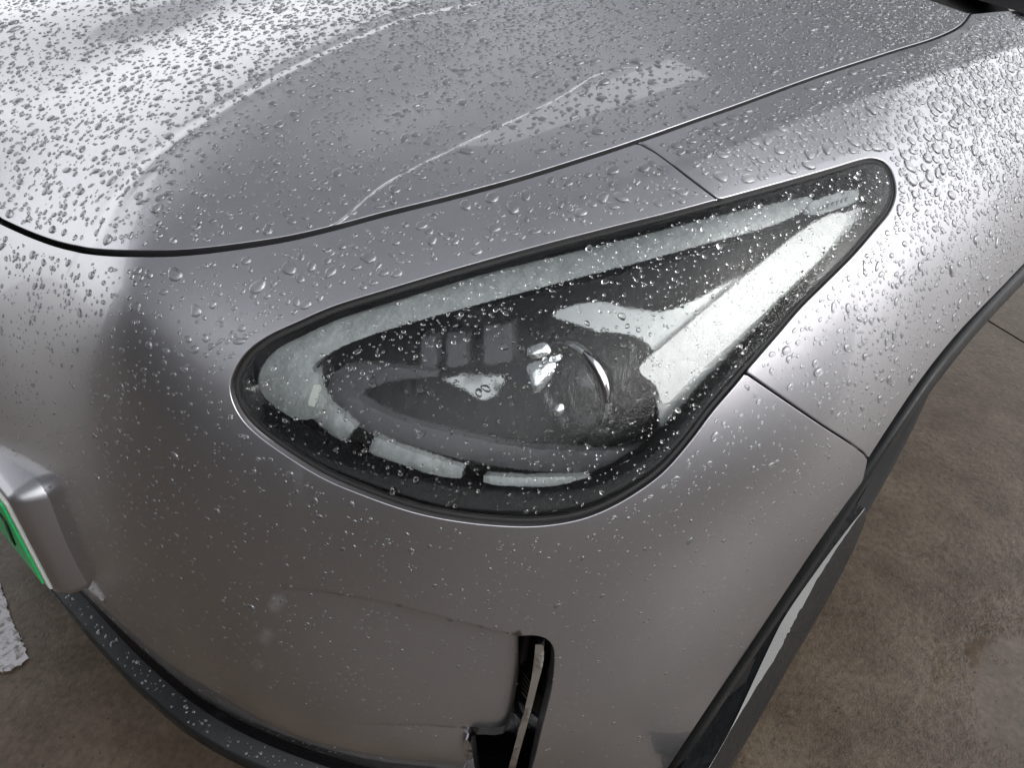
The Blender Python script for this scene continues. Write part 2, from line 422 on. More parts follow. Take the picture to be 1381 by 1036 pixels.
hl_front = np.vstack([qlamp[iA::-1], qlamp[:iB-1:-1]])        # from the top seam leftwards round the nose to the lower seam
BUMPER = np.vstack([(front*[-1, 1])[::-1][:-1], qs[:JUNC+1]]) if False else None
left_top = np.array([[-.5, (c0[1])], ])
mir = (seam_h*[-1, 1]); mir = mir[(mir[:, 0] > -.45)][::-1]
BUMPER = np.vstack([mir[:-1], front, qs[:JUNC+1], seam1[1:], hl_front[1:], seam2[1:], arch_low[1:], low_e])
rear_top = qs[-1]
side_rear = chart(np.array([1.0, 1.75, .30]))[0]
arch_hi = np.array([arch_pt(t) for t in np.radians(np.arange(35, np.degrees(ts[js]), 3.))])[::-1]
hl_rear = qlamp[iA:iB+1][::-1]
wing_top = np.array([qs[-1], chart((.80, 1.26, .925))[0], chart((.84, 1.45, .92))[0], chart((.86, 1.8, .92))[0]])
low_side = np.array([low(a, .62) for a in np.linspace(1.62, arch_hi[-1][0]+.02, 8)])
FENDER = np.vstack([qs[JUNC:], wing_top[1:], low_side, arch_hi[::-1], seam2[::-1], hl_rear[1:], seam1[::-1][1:-1]])

# ------------------------------------------------------------------ pressed lines in the metal
CRE = T([(700, 300), (760, 280), (860, 240), (960, 207), (1060, 167), (1160, 133), (1270, 97), (1381, 62)])
CRE = np.vstack([CRE, chart((.86, 1.7, .90))[0]])
def f_crease(q):
    d, s, t = pdist(q, CRE); fade = np.clip(t/.25, 0, 1)
    w_ = .022; return fade*.0085*np.exp(-np.sqrt(d*d+.0015**2)/w_)
HCR = T([(110, 345), (140, 315), (160, 275), (195, 228), (240, 190), (290, 158), (350, 122), (420, 85), (490, 52), (560, 25), (640, 8)])
HCRm = HCR*[-1, 1]
def f_hood(q):
    d, s, t = pdist(q, HCR); return .0009*np.exp(-(d/.0065)**2)-.0005*np.exp(-((d-.012*s)/.006)**2)
SLT = T([(380, 790), (440, 797), (520, 814), (600, 834), (660, 850), (712, 862)])
SLB = T([(340, 962), (420, 975), (500, 985), (580, 993), (640, 1001), (700, 1003)])
RECESS = np.vstack([SLT, T([(712, 862), (705, 930), (700, 1003)])[1:-1], SLB[::-1]])
def sst(x): x = np.clip(x, 0, 1); return x*x*(3-2*x)
def f_recess(q):
    if q.ndim < 2: return 0.
    d, s, t = pdist(q, SLT); d2_, s2_, t2_ = pdist(q, SLB)
    ins = inside(q, RECESS); x0, x1 = RECESS[:, 0].min(), RECESS[:, 0].max(); ramp_ = sst((q[..., 0]-x0)/(x1-x0))
    mid_ = (q[..., 0] < np.interp(q[..., 1], [RECESS[:, 1].min(), RECESS[:, 1].max()], [SLB[-1, 0], SLT[-1, 0]])) & (q[..., 0] > x0)
    low_ = mid_ & ~ins & (q[..., 1] < SLB[:, 1].mean()+.03) & (q[..., 1] < np.interp(q[..., 0], SLB[:, 0], SLB[:, 1]))
    return -ramp_*np.where(ins, .017*sst(d/.005), np.where(low_, .017*np.exp(-d2_/.07)+.006*sst(d2_/.004)*np.exp(-d2_/.05), 0.))
FEATURES += [f_crease, f_hood, f_recess]
def band(line, w_, n):
    t = np.gradient(line, axis=0); t /= np.linalg.norm(t, axis=1, keepdims=True); nn = np.stack([-t[:, 1], t[:, 0]], -1)
    return np.vstack([line+nn*o for o in np.linspace(-w_, w_, n)])

# ------------------------------------------------------------------ the car
car = empty('car', (0, 1.6, 0))
tag(car, 'wet silver grey car seen at its front corner, with a triangular headlight', 'car')
LIN = (0, 0, 0)
panel('hood', HOOD, PAINT, car, roll=.001, gap=.003, extra=band(resample(HCR, .004), .012, 9))
SLOT = T([(697, 868), (703, 861), (716, 859), (733, 862), (743, 872), (746, 890), (742, 930), (730, 980), (715, 1040), (690, 1100), (600, 1100), (625, 1050), (634, 1003), (668, 1001), (682, 992), (690, 960), (697, 910)], 0, 4, True)
panel('front_bumper', BUMPER, PAINT, car, holes=[SLOT], roll=.001, gap=.0014, extra=np.vstack([band(resample(SLT, .004), .010, 9), band(resample(SLB, .004), .012, 9)]), grid=.006)
panel('front_fender', FENDER, PAINT, car, gap=.0014, extra=band(resample(CRE, .004), .012, 11), grid=.006)

# added black skin that keeps the panel gaps as dark as deep shade
def liner():
    a = np.linspace(-.55, 1.6, 90); e = np.linspace(-.25, 1.1, 60); A, E_ = np.meshgrid(a, e); q = np.stack([A, E_], -1)
    P = pos(q, .034, True); ok = ~inside(q, resample(qlamp, .01, True))
    dh = pdist(q, resample(qlamp, .01, True), True)[0]; ok &= dh > .02
    ok &= ~inside(q, SLOT) & (pdist(q, resample(SLOT, .01, True), True)[0] > .02)
    y, z = P[..., 1], P[..., 2]
    ok &= ~((np.hypot(y-AC[0], z-AC[1]) < .41) & (P[..., 0] > .6)) & (z > .15) & (A < 1.25) & (q[..., 1] < np.interp(np.abs(A), [0, .5, 1, 1.5], [rear[1], rear[1]-.02, rear[1]-.1, .7]))
    V = P.reshape(-1, 3); F = []
    for i in range(len(e)-1):
        for j in range(len(a)-1):
            if ok[i, j] and ok[i+1, j] and ok[i, j+1] and ok[i+1, j+1]: F.append((i*len(a)+j, i*len(a)+j+1, (i+1)*len(a)+j+1, (i+1)*len(a)+j))
    used = sorted({v for f in F for v in f}); mp = {v: i for i, v in enumerate(used)}
    return mesh_obj('gap_shade_skin', V[used], [tuple(mp[v] for v in f) for f in F], LINER, car)
liner()

# ------------------------------------------------------------------ headlight
lamp = empty('headlight', tuple(np.array([.72, .35, .74])-np.array([0, 1.6, 0])), car)
lampc = np.array([.72, .35, .74])
def lens():
    outer = shrink(resample(qlamp, .004, True), .0030)
    lo, hi = outer.min(0), outer.max(0); g = .006
    gx, gy = np.meshgrid(np.arange(lo[0], hi[0], g), np.arange(lo[1], hi[1], g)); G = np.stack([gx.ravel(), gy.ravel()], -1)
    G = G[inside(G, outer)]; G = G[pdist(G, outer, True)[0] > .003]; n = len(outer)
    V2, _, F, vo, _, _ = delaunay_2d_cdt([Vector(p) for p in outer]+[Vector(p) for p in G], [(i, (i+1) % n) for i in range(n)], [], 0, 1e-7)
    V2 = np.array([tuple(v) for v in V2]); F = np.array(F); F = F[inside(V2[F].mean(1), outer)]
    def h(q):
        d = pdist(q, outer, True)[0]; return .0030-.0036*(1-np.exp(-d/.022))
    def P_(q, o=0): return pos(q, h(q)+o, True)
    top = P_(V2); e = 1e-3
    nn = np.cross(P_(V2+[e, 0])-P_(V2-[e, 0]), P_(V2+[0, e])-P_(V2-[0, e])); nn /= np.linalg.norm(nn, axis=1, keepdims=True)
    bot = top-nn*.003
    f0 = top[F]; fn = np.cross(f0[:, 1]-f0[:, 0], f0[:, 2]-f0[:, 0]); fl = (fn*nn[F[:, 0]]).sum(1) < 0; F[fl] = F[fl][:, ::-1]
    K = len(V2); inv = {j: i for i, o in enumerate(vo) for j in o}; b = [inv[i] for i in range(n) if i in inv]
    FF = [tuple(f) for f in F]+[tuple(f[::-1]+K) for f in F]
    for i in range(len(b)):
        x, y = b[i], b[(i+1) % len(b)]; FF.append((x, x+K, y+K, y))
    return mesh_obj('lens', list(top)+list(bot), FF, LENS, lamp, np.vstack([nn, -nn])), outer
lens_o, LENSPOLY = lens()
# housing bowl
def bowl():
    o = resample(LENSPOLY, .006, True); K = len(o); V = []; F = []
    cen = o.mean(0); rings = [(0, .006), (.0, .03), (.04, .075), (.10, .095)]
    for sh, off in rings: V += list(pos(o+(cen-o)*sh, off, True))
    for r in range(3):
        for i in range(K):
            j = (i+1) % K; F.append((r*K+i, r*K+j, (r+1)*K+j, (r+1)*K+i))
    in_ = o+(cen-o)*.10
    vs, _, fs, vo, _, _ = delaunay_2d_cdt([Vector(p) for p in in_], [(i, (i+1) % K) for i in range(K)], [], 0, 1e-7)
    vs = np.array([tuple(v) for v in vs]); fs = np.array(fs); fs = fs[inside(vs[fs].mean(1), in_)]
    base = len(V); V += list(pos(vs, .095, True)); F += [tuple(f+base) for f in fs]
    return mesh_obj('housing', V, F, HOUSING, lamp, smooth=False)
bowl()
# black printed border under the lens rim
def gap_ring():  # black ring added to keep the gap round the lens dark
    o = shrink(resample(qlamp, .004, True), .0002); i_ = shrink(resample(qlamp, .004, True), .0036); K = len(o)
    V = list(pos(o, .0035, True))+list(pos((o+i_)/2, .0022, True))+list(pos(i_, .0045, True))+list(pos(i_, .012, True)); F = [(r*K+i, r*K+(i+1) % K, (r+1)*K+(i+1) % K, (r+1)*K+i) for r in range(3) for i in range(K)]
    return mesh_obj('dark_gap_ring', V, F, RUBBER, lamp)
gap_ring()
def border():
    w0 = resample(LENSPOLY, .004, True); pp = proj(pos(w0, 0, True))
    wid = np.array([np.interp(p[1], [210, 300, 420, 520, 620, 710], [.004, .004, .005, .008, .013, .015]) if True else 0 for p in pp])
    # wide along the lower nose, narrow along the top and the tail
    tmask = np.clip((pp[:, 1]-(640-.42*pp[:, 0]))/120, 0, 1); wid = .004+(wid-.004)*tmask
    wid = np.convolve(np.r_[wid[-12:], wid, wid[:12]], np.ones(25)/25, 'valid')
    t = np.roll(w0, -1, 0)-np.roll(w0, 1, 0); t /= np.linalg.norm(t, axis=1, keepdims=True); inn = w0+wid[:, None]*np.stack([-t[:, 1], t[:, 0]], -1)
    K = len(w0); V = list(pos(w0, .006, True))+list(pos(inn, .0075, True))+list(pos(inn, .03, True)); F = []
    for r in range(2):
        for i in range(K):
            j = (i+1) % K; F.append((r*K+i, r*K+j, (r+1)*K+j, (r+1)*K+i))
    return mesh_obj('border', V, F, BLACK, lamp)
border()
# daylight running guide: a milky band along the top, standing for blurred sky reflection too, that hooks round the nose and goes on as three bars
plate('light_guide', ribbon([(438, 552), (410, 538), (388, 505), (400, 474), (450, 447), (520, 424), (620, 398), (720, 372), (840, 342), (950, 313), (1040, 290), (1095, 272)], [22, 62, 84, 62, 48, 42, 38, 36, 34, 32, 28, 14], .016), .016, .008, GUIDE, lamp, crown=.004)
plate('light_guide', ribbon([(428, 550), (446, 566), (472, 586)], [28, 30, 28], .02), .020, .008, GUIDE, lamp, crown=.004)
plate('light_guide', ribbon([(500, 602), (540, 618), (590, 634), (622, 643)], [28, 28, 27, 26], .02), .020, .008, GUIDE, lamp, crown=.004)
plate('light_guide', ribbon([(652, 652), (700, 655), (750, 652), (795, 645)], [22, 22, 18, 5], .02), .020, .008, GUIDE, lamp, crown=.004)
plate('marker_strip', trace(np.array([(424, 519), (433, 521), (424, 549), (414, 546)], float), .010), .010, .002, WHITE, lamp)
# textured ring trim
plate('bezel_ring', ribbon([(590, 505), (520, 505), (470, 516), (468, 545), (520, 575), (600, 598), (700, 618), (800, 622), (880, 605)], [6, 22, 44, 34, 30, 30, 30, 28, 8], .035), .035, .012, GREYTRIM, lamp, crown=.003)
# inner shroud plates, with pale ones that stand for bright reflections
plate('tail_panel', trace(crom([(745, 425), (800, 408), (850, 415), (905, 418), (1000, 372), (1090, 322), (1150, 282), (1160, 290), (1120, 335), (1050, 405), (985, 480), (930, 545), (895, 590), (885, 540), (850, 480), (800, 445)], True, 5), .03), .030, .004, SILVER, lamp)
plate('glare_strip', trace(crom([(862, 497), (900, 462), (960, 410), (1030, 352), (1085, 308), (1125, 288), (1142, 294), (1115, 338), (1056, 396), (996, 454), (935, 508), (897, 545), (884, 520)], True, 5), .016), .016, .004, GLAREWHITE, lamp, crown=.001)  # white plate cut to the bright reflection streak
plate('dark_panel', trace(crom([(620, 424), (720, 400), (820, 375), (930, 345), (1060, 312), (1050, 325), (960, 375), (870, 415), (800, 402), (700, 420), (640, 440)], True, 5), .026), .026, .006, HOUSING, lamp)
plate('glint_insert', trace(np.array([(598, 512), (625, 506), (682, 507), (668, 535), (650, 540), (628, 526)], float), .05), .050, .003, SILVER, lamp)  # pale plate standing for a reflection inside the lamp
for i, (x, y, ww, hh) in enumerate([(578, 478, 20, 44), (616, 474, 26, 46), (672, 466, 38, 52)]):
    q = trace(np.array([(x-ww/2, y-hh/2), (x+ww/2, y-hh/2-4), (x+ww/2, y+hh/2-4), (x-ww/2, y+hh/2)], float), .045)
    plate('led_module', q, .045, .02, GREYTRIM, lamp)
bq = trace(np.array([(1083, 290), (1092, 273), (1135, 258), (1157, 256), (1157, 270), (1140, 279), (1105, 290)], float), .012)
badge = plate('etched_plate', bq, .012, .002, GUIDE, lamp)
for k in range(7):
    x = 1102+k*6.2; y = 281-k*2.3
    q_ = trace(np.array([(x, y), (x+3.4, y-1.2), (x+3.6, y+.2), (x+1.4, y+1.1), (x+1.9, y+4.6), (x+.5, y+5.2)], float), .0112)
    plate('etched_mark', q_, .0112, .0008, INK, lamp, step=.0006, grid=.002)
# projector
pc = pos(trace(np.array([795., 512.]), .055), .055, True)
ax = np.array([-.12, -1, .05]); ax /= np.linalg.norm(ax)
prj = lathe('projector', [(-.05, .046), (.018, .046), (.022, .043), (.022, .036), (.006, .034)], pc, ax, HOUSING, lamp)
lathe('projector_lens', [(.004, .034), (.018, .033), (.028, .028), (.035, .019), (.039, .009), (.040, .0005)], pc, ax, mat('projector_glass', (.015, .016, .018), .02, 0, .9), lamp)
lathe('projector_ring', [(.018, .0462), (.023, .0475), (.026, .045), (.023, .0425)], pc, ax, CHROME, lamp)
plate('projector_shroud', trace(crom([(770, 445), (830, 462), (872, 495), (890, 540), (880, 580), (850, 600), (790, 600), (760, 560), (790, 520), (765, 480)], True, 5), .04), .040, .02, BLACK, lamp, crown=.01)

for pp_ in ([(712, 470), (736, 462), (742, 478), (716, 484)], [(712, 492), (748, 486), (742, 512), (722, 530), (714, 512)], [(742, 482), (756, 478), (757, 484), (744, 488)], [(748, 550), (758, 545), (760, 556), (750, 560)]):
    plate('glint_plate', trace(crom(pp_, True, 3), .014), .014, .003, CHROME, lamp, crown=.004, step=.0015, grid=.003)  # chrome pieces cut to the glints beside the projector
# ------------------------------------------------------------------ slot with chrome blade, arch trim, lip
def cavity():
    o = resample(SLOT, .006, True); cen = o.mean(0); K = len(o); V = list(pos(o, .008, True))+list(pos(o+(cen-o)*.05, .06, True)); F = []
    for i in range(K): j = (i+1) % K; F.append((i, j, K+j, K+i))
    F.append(tuple(range(K, 2*K))); return mesh_obj('air_slot', V, F, BLACK, car, smooth=False)
cavity()
plate('chrome_blade', ribbon([(728, 868), (727, 890), (721, 920), (710, 965), (696, 1015), (685, 1060)], [11, 13, 10, 9, 9, 9], .006), .004, .02, CHROME, car, crown=.006)
plate('lower_fin', trace(crom([(625, 1005), (634, 1003), (640, 1036), (645, 1070), (632, 1070)], True, 4), .010), .010, .015, PAINT, car)
def arch_trim():
    E1 = np.array([arch_pt(t) for t in np.radians(np.arange(35, np.degrees(ts[js]), 3.))])
    E = resample(np.vstack([E1, arch_low]), .012); E = np.vstack([E]); n = len(E)
    P = pos(E, 0, True); NN = nrm(E, plain=True)
    k = np.ones(15)/15
    for c in range(3):
        P[7:-7, c] = np.convolve(P[:, c], k, 'valid')
    tg = np.gradient(P, axis=0); tg /= np.linalg.norm(tg, axis=1, keepdims=True)
    S = np.cross(tg, NN); ctr_ = np.array([P[0, 0], AC[0], .2]); sg = np.sign(((ctr_-P)*S).sum(1)); S *= np.where(sg == 0, 1, sg)[:, None]
    rings = [P+S*.001-NN*.012, P+S*.001-NN*.001, P+S*.003+NN*.003, P+S*.006+NN*.005, P+S*.020+NN*.004, P+S*.025+NN*.001, P+S*.027-NN*.03]
    V = np.stack(rings, 1).reshape(-1, 3); m_ = len(rings)
    F = [(i*m_+j, i*m_+j+1, (i+1)*m_+j+1, (i+1)*m_+j) for i in range(n-1) for j in range(m_-1)]
    return mesh_obj('wheel_arch_trim', V, F, PLASTIC, car)
arch_trim()
def lip():
    """gloss strip, then the dark splitter blade swept round the bottom of the bumper"""
    a_ = np.linspace(-.5, AL_END, 80); V = []; prof = []
    for a in a_:
        c = pos(low(a, lowz(a)), 0, True); n = nrm(low(a, .22), plain=True); n[2] = 0; n /= np.linalg.norm(n)
        k = 1.; z0 = lowz(a)
        prof.append([c-n*.01+[0, 0, .006], c-n*.006+[0, 0, -.012], c+n*.002+[0, 0, -.02], c+n*.004+[0, 0, -.024]])
        prof[-1] += [c+n*.026*k+[0, 0, -.030], c+n*.030*k+[0, 0, -.034], c+n*.030*k+[0, 0, -.055], c+n*.02+[0, 0, -.06], c-n*.10+[0, 0, -.06]]
    prof = np.array(prof); n1 = 4
    def sweep(name, P, m):
        k = P.shape[1]; F = [(i*k+j, (i+1)*k+j, (i+1)*k+j+1, i*k+j+1) for i in range(len(P)-1) for j in range(k-1)]
        o = mesh_obj(name, P.reshape(-1, 3), F, m, car); return o
    sweep('gloss_strip', prof[:, :4], BLACK); o = sweep('front_lip', prof[:, 3:], PLASTIC)
lip()
# corner blade under the bumper side, wet and shining
def blade():
    def zz(P, top, bot): return np.interp(P[:, 1], [700, 1090], [top, bot])
    A1 = crom([(925, 1085), (958, 1033), (990, 975), (1040, 868), (1062, 827), (1100, 772), (1140, 718), (1160, 693), (1166, 685)], False, 12)
    C1 = crom([(955, 1090), (983, 1036), (1012, 990), (1080, 870), (1096, 843), (1124, 795), (1152, 740), (1166, 706), (1169, 692)], False, 12)
    la = at_z(A1, zz(A1, .20, .15)); lc = at_z(C1, zz(C1, .13, .09))
    ld = lc+[-.004, 0, -.07]; le = ld+[-.12, .03, 0]; l0 = la+[-.03, .01, -.004]
    def sw(name, cols, m, par):
        V = np.stack(cols, 1); k = V.shape[1]; V = V.reshape(-1, 3)
        F = [(i*k+j, (i+1)*k+j, (i+1)*k+j+1, i*k+j+1) for i in range(len(la)-1) for j in range(k-1)]
        return mesh_obj(name, V, F, m, par)
    m = mat('wet_black_plastic', (.010, .011, .012), .3, spec=.3); L(m, bump(m, noise(m, coords(m, (1, 1, 1)), 45, 3), .6, .006), bsdf(m).inputs['Normal'])
    # upper facet tilted outwards: half way between the view and the sky beyond the canopy edge
    k0 = la-CAM; vd = k0/np.linalg.norm(k0, axis=1, keepdims=True); sk = np.array([.80, .28, .53]); nw = sk-vd; nw /= np.linalg.norm(nw, axis=1, keepdims=True)
    tg = np.gradient(la, axis=0); tg /= np.linalg.norm(tg, axis=1, keepdims=True); nw -= (nw*tg).sum(1, keepdims=True)*tg; nw /= np.linalg.norm(nw, axis=1, keepdims=True)
    ac = np.cross(tg, nw); ac *= np.sign(ac[:, :1]); wd = np.interp(proj(la)[:, 1], [660, 700, 780, 860, 930, 985], [.001, .002, .010, .018, .008, .0005])[:, None]
    lb = la+ac*wd; wm = mat('wet_film', (.03, .03, .03), .10, 0, 1.)
    _j = np.convolve(RNG.normal(0, 1, len(la)+6), np.ones(7)/7, 'valid')[:, None]; wd = wd*(1+.35*_j); lb = la+ac*wd; L(wm, bump(wm, noise(wm, coords(wm), 350, 3), .35, .0012), bsdf(wm).inputs['Normal'])
    bl = sw('corner_blade', [l0, la-[0, 0, .002]], m, car); sw('wet_edge', [la, la+ac*wd*.5, lb], wm, bl); sw('blade_side', [lb-[0, 0, .001], lc, ld, le], m, bl)
blade()
# wheel
wheel = empty('wheel', (.785, AC[0]-.0-1.6, .34), car)
wc = (.785, AC[0], .275)
lathe('tyre', [(.10, .22), (.112, .25), (.115, .29), (.105, .325), (.09, .338), (.0, .342), (-.09, .338), (-.11, .30), (-.11, .22)], wc, (1, 0, 0), RUBBER, wheel, 72)
lathe('rim', [(.095, .225), (.085, .218), (.06, .21), (.05, .06), (.058, .03), (.06, .001)], wc, (1, 0, 0), ALLOY, wheel, 40)
# wheel well
_w = [(x, AC[0]+.43*math.cos(t), .33+.37*math.sin(t)) for t in np.radians(np.arange(0, 181, 10)) for x in (.90, .62)]
_w += [(.62, AC[0], .33)]
mesh_obj('wheel_well', _w, [(i*2, i*2+1, i*2+3, i*2+2) for i in range(18)]+[(i*2+1, 38, i*2+3) for i in range(18)], LINER, car)
# windscreen foot
mesh_obj('cowl', [(x, y, z) for x, y, z in [(-.8, 1.26, .935), (0, 1.36, .985), (.82, 1.235, .93), (-.8, 1.33, .94), (0, 1.45, .99), (.86, 1.32, .93)]], [(0, 1, 4, 3), (1, 2, 5, 4)], BLACK, car)
_ws = np.array([(-.8, 1.33, .94), (0, 1.45, .985), (.84, 1.30, .925), (-.66, 2.0, 1.36), (0, 2.05, 1.40), (.68, 1.98, 1.36)])
mesh_obj('windscreen', np.vstack([_ws, _ws-[0, -.005, .006]]), [(0, 1, 4, 3), (1, 2, 5, 4), (6, 9, 10, 7), (7, 10, 11, 8), (0, 6, 7, 1), (1, 7, 8, 2), (3, 4, 10, 9), (4, 5, 11, 10), (2, 8, 11, 5), (0, 3, 9, 6)], mat('dark_glass', (.01, .011, .012), .03, spec=.5), car)

# ------------------------------------------------------------------ number plate in its raised surround
plateo = empty('number_plate', (0, -1.6-.05, .42), car)
def plate_block():
    m = Vector((0, -.0515, .422))
    box('backing', m+Vector((0, .0, 0)), (.490, .010, .158), WHITE, plateo, bev=.004)
    box('green_face', m+Vector((0, -.0065, 0)), (.470, .003, .142), PLATEGREEN, plateo, bev=.001)
    o = bpy.data.curves.new('character', 'FONT'); o.body = '7'; o.size = .10; o.extrude = .0008
    t = bpy.data.objects.new('character', o); COL.objects.link(t)
    bpy.context.view_layer.update(); me = bpy.data.meshes.new_from_object(t); bpy.data.objects.remove(t)
    me.materials.clear(); me.materials.append(INK); t = bpy.data.objects.new('character', me); COL.objects.link(t)
    t.parent = plateo; t.location = Vector((.165, -.0605, .385))-parent_loc(plateo); t.rotation_euler = (math.radians(90), 0, 0)
    # surround: rounded block blending into the bumper
    V = []; F = []; n = 16
    ring = []
    def rr(w_, h_, r, y):
        P = []
        for cx, cz, a0 in ((w_-r, h_-r, 0), (-w_+r, h_-r, 90), (-w_+r, -h_+r, 180), (w_-r, -h_+r, 270)):
            for k in range(6): a = math.radians(a0+k*18); P.append((cx+r*math.cos(a), y, .425+cz+r*math.sin(a)))
        return P
    prof = [rr(.280, .104, .03, .02), rr(.276, .098, .028, -.018), rr(.268, .094, .02, -.040), rr(.257, .086, .012, -.050), rr(.252, .083, .010, -.053), rr(.247, .080, .008, -.050), rr(.246, .079, .008, -.040)]
    for P in prof: V += P
    K = 24
    for r in range(len(prof)-1):
        for i in range(K): F.append((r*K+i, (r+1)*K+i, (r+1)*K+(i+1) % K, r*K+(i+1) % K))
    mesh_obj('plate_surround', V, F, PAINT, car)
plate_block()

# ------------------------------------------------------------------ ground
def concrete():
    m = mat('wet_concrete', (.2, .17, .14), .3); b = bsdf(m); v = coords(m)
    fine = noise(m, v, 90, 6, .75); mid = noise(m, v, 9, 6, .62); pit = noise(m, v, 260, 3, .7); lump = noise(m, v, 70, 3, .5)
    c1 = ramp(m, mid, [(.3, (.056, .040, .027)), (.55, (.088, .066, .047)), (.8, (.125, .098, .074))]); b.inputs['Specular IOR Level'].default_value = .5
    c2 = ramp(m, fine, [(.3, .55), (.5, 1.), (.72, 1.35)])
    mx = N(m, 'ShaderNodeMix', data_type='RGBA', blend_type='MULTIPLY'); mx.inputs[0].default_value = 1
    L(m, c1, mx.inputs[6]); L(m, c2, mx.inputs[7])
    sp = N(m, 'ShaderNodeTexVoronoi'); sp.inputs['Scale'].default_value = 38; L(m, v, sp.inputs['Vector'])
    m2 = N(m, 'ShaderNodeMix', data_type='RGBA', blend_type='MULTIPLY'); m2.inputs[0].default_value = 1
    L(m, mx.outputs[2], m2.inputs[6]); L(m, ramp(m, sp.outputs['Distance'], [(.05, .35), (.11, 1.)]), m2.inputs[7])
    wv = N(m, 'ShaderNodeVectorMath', operation='MULTIPLY_ADD'); nn_ = N(m, 'ShaderNodeTexNoise'); nn_.inputs['Scale'].default_value = 6; nn_.inputs['Detail'].default_value = 6; L(m, v, nn_.inputs['Vector'])
    L(m, nn_.outputs['Color'], wv.inputs[0]); wv.inputs[1].default_value = (.35, .35, 0); L(m, v, wv.inputs[2])
    ck = N(m, 'ShaderNodeTexVoronoi', feature='DISTANCE_TO_EDGE'); ck.inputs['Scale'].default_value = 1.1; L(m, wv.outputs[0], ck.inputs['Vector'])
    crk = ramp(m, ck.outputs['Distance'], [(.0, .25), (.006, 1.)]); m3 = N(m, 'ShaderNodeMix', data_type='RGBA', blend_type='MULTIPLY'); m3.inputs[0].default_value = .35
    L(m, m2.outputs[2], m3.inputs[6]); L(m, crk, m3.inputs[7]); L(m, m3.outputs[2], b.inputs['Base Color'])
    # standing water pooled to the right of the car
    c = at_z(np.array([1410., 935.]), GZ); g = N(m, 'ShaderNodeVectorMath', operation='DISTANCE'); g.inputs[1].default_value = tuple(c); L(m, v, g.inputs[0])
    wob = N(m, 'ShaderNodeMath', operation='MULTIPLY_ADD'); L(m, noise(m, v, 7, 6, .7), wob.inputs[0]); wob.inputs[1].default_value = .55; L(m, g.outputs['Value'], wob.inputs[2])
    r_ = ramp(m, wob.outputs[0], [(.42, .02), (.55, .06), (.75, .14), (1.0, .30)]); L(m, r_, b.inputs['Roughness'])
    hk = ramp(m, wob.outputs[0], [(.40, .04), (.52, 1.), (.8, .8), (1.0, .6)])
    ad = N(m, 'ShaderNodeMath', operation='MULTIPLY_ADD'); L(m, lump, ad.inputs[0]); ad.inputs[1].default_value = 1.3; L(m, pit, ad.inputs[2])
    hgt = N(m, 'ShaderNodeMath', operation='MULTIPLY'); L(m, hk, hgt.inputs[0]); L(m, ad.outputs[0], hgt.inputs[1])
    L(m, bump(m, hgt.outputs[0], .32, .003), b.inputs['Normal'])
    return m
CONC = concrete()
g = mesh_obj('ground', [(-300, -300, GZ-.012), (300, -300, GZ-.012), (300, 300, GZ-.012), (-300, 300, GZ-.012)], [(0, 1, 2, 3)], mat('joint_dirt', (.03, .025, .02), .8)); tag(g, kind='structure')
J = at_z(np.array([(1340., 437.), (1381., 462.)]), GZ); jd = J[1]-J[0]; jd /= np.linalg.norm(jd); jn = np.array([-jd[1], jd[0], 0])
def slab(o0, o1):
    a = J[0]+jn*o0; b_ = J[0]+jn*o1
    V = []
    for z in (0, -.03): V += [a-jd*200+[0, 0, z], a+jd*200+[0, 0, z], b_+jd*200+[0, 0, z], b_-jd*200+[0, 0, z]]
    o = mesh_obj('concrete_pavement', V, [(0, 1, 2, 3), (0, 4, 5, 1), (2, 6, 7, 3), (1, 5, 6, 2), (3, 7, 4, 0)], CONC, smooth=False); tag(o, kind='structure')
slab(.004, 200); slab(-200, -.004)
mk = resample(np.array([(-60, 750), (-20, 765), (0, 785), (6, 805), (14, 830), (20, 850), (34, 872), (38, 890), (22, 900), (8, 908), (-10, 905), (-60, 880)], float), 3., True)
mk = mk+RNG.normal(0, 1.1, mk.shape)*[1.6, .8]
mp = at_z(mk, GZ+.004)
wp = mat('worn_white_paint', (.5, .49, .5), .35); L(wp, ramp(wp, noise(wp, coords(wp), 60, 6, .7), [(.38, (.12, .105, .10)), (.52, (.42, .41, .43))]), bsdf(wp).inputs['Base Color'])
o = mesh_obj('road_marking', mp, [tuple(range(len(mp)))[::-1]], wp); tag(o, kind='structure')

# ------------------------------------------------------------------ canopy overhead and buildings round it (seen mirrored in the paint)
CANM = mat('canopy_sheet', (.35, .36, .38), .6)
_t = N(CANM, 'ShaderNodeBsdfTranslucent'); _t.inputs[0].default_value = (.8, .82, .85, 1); _m = N(CANM, 'ShaderNodeMixShader'); _m.inputs[0].default_value = .44
L(CANM, bsdf(CANM).outputs[0], _m.inputs[1]); L(CANM, _t.outputs[0], _m.inputs[2]); L(CANM, _m.outputs[0], CANM.node_tree.nodes['Material Output'].inputs[0])
def slab3(name, x0, x1, y0, y1, z0, z1, m, parent):
    return box(name, ((x0+x1)/2, (y0+y1)/2, (z0+z1)/2), (x1-x0, y1-y0, z1-z0), m, parent, bev=.01)
can = empty('canopy', (-1, 1, 0)); tag(can, 'large flat grey canopy roof overhead, mirrored in the wet bonnet', 'canopy')
slab3('roof_sheet', -3.75, -1.45, -6, 10, 3.2, 3.3, CANM, can)
slab3('roof_sheet', -.93, 1.4, -6, 10, 3.2, 3.3, CANM, can)
slab3('roof_sheet', -1.448, -.932, -6, 1.75, 3.2, 3.3, CANM, can); slab3('roof_sheet', -1.448, -.932, 4.2, 10, 3.2, 3.3, CANM, can)
for x in (-3.6, 1.25):
    for y in (-5.8, 9.8): slab3('post', x-.08, x+.08, y-.08, y+.08, GZ, 3.198, ALLOY, can)
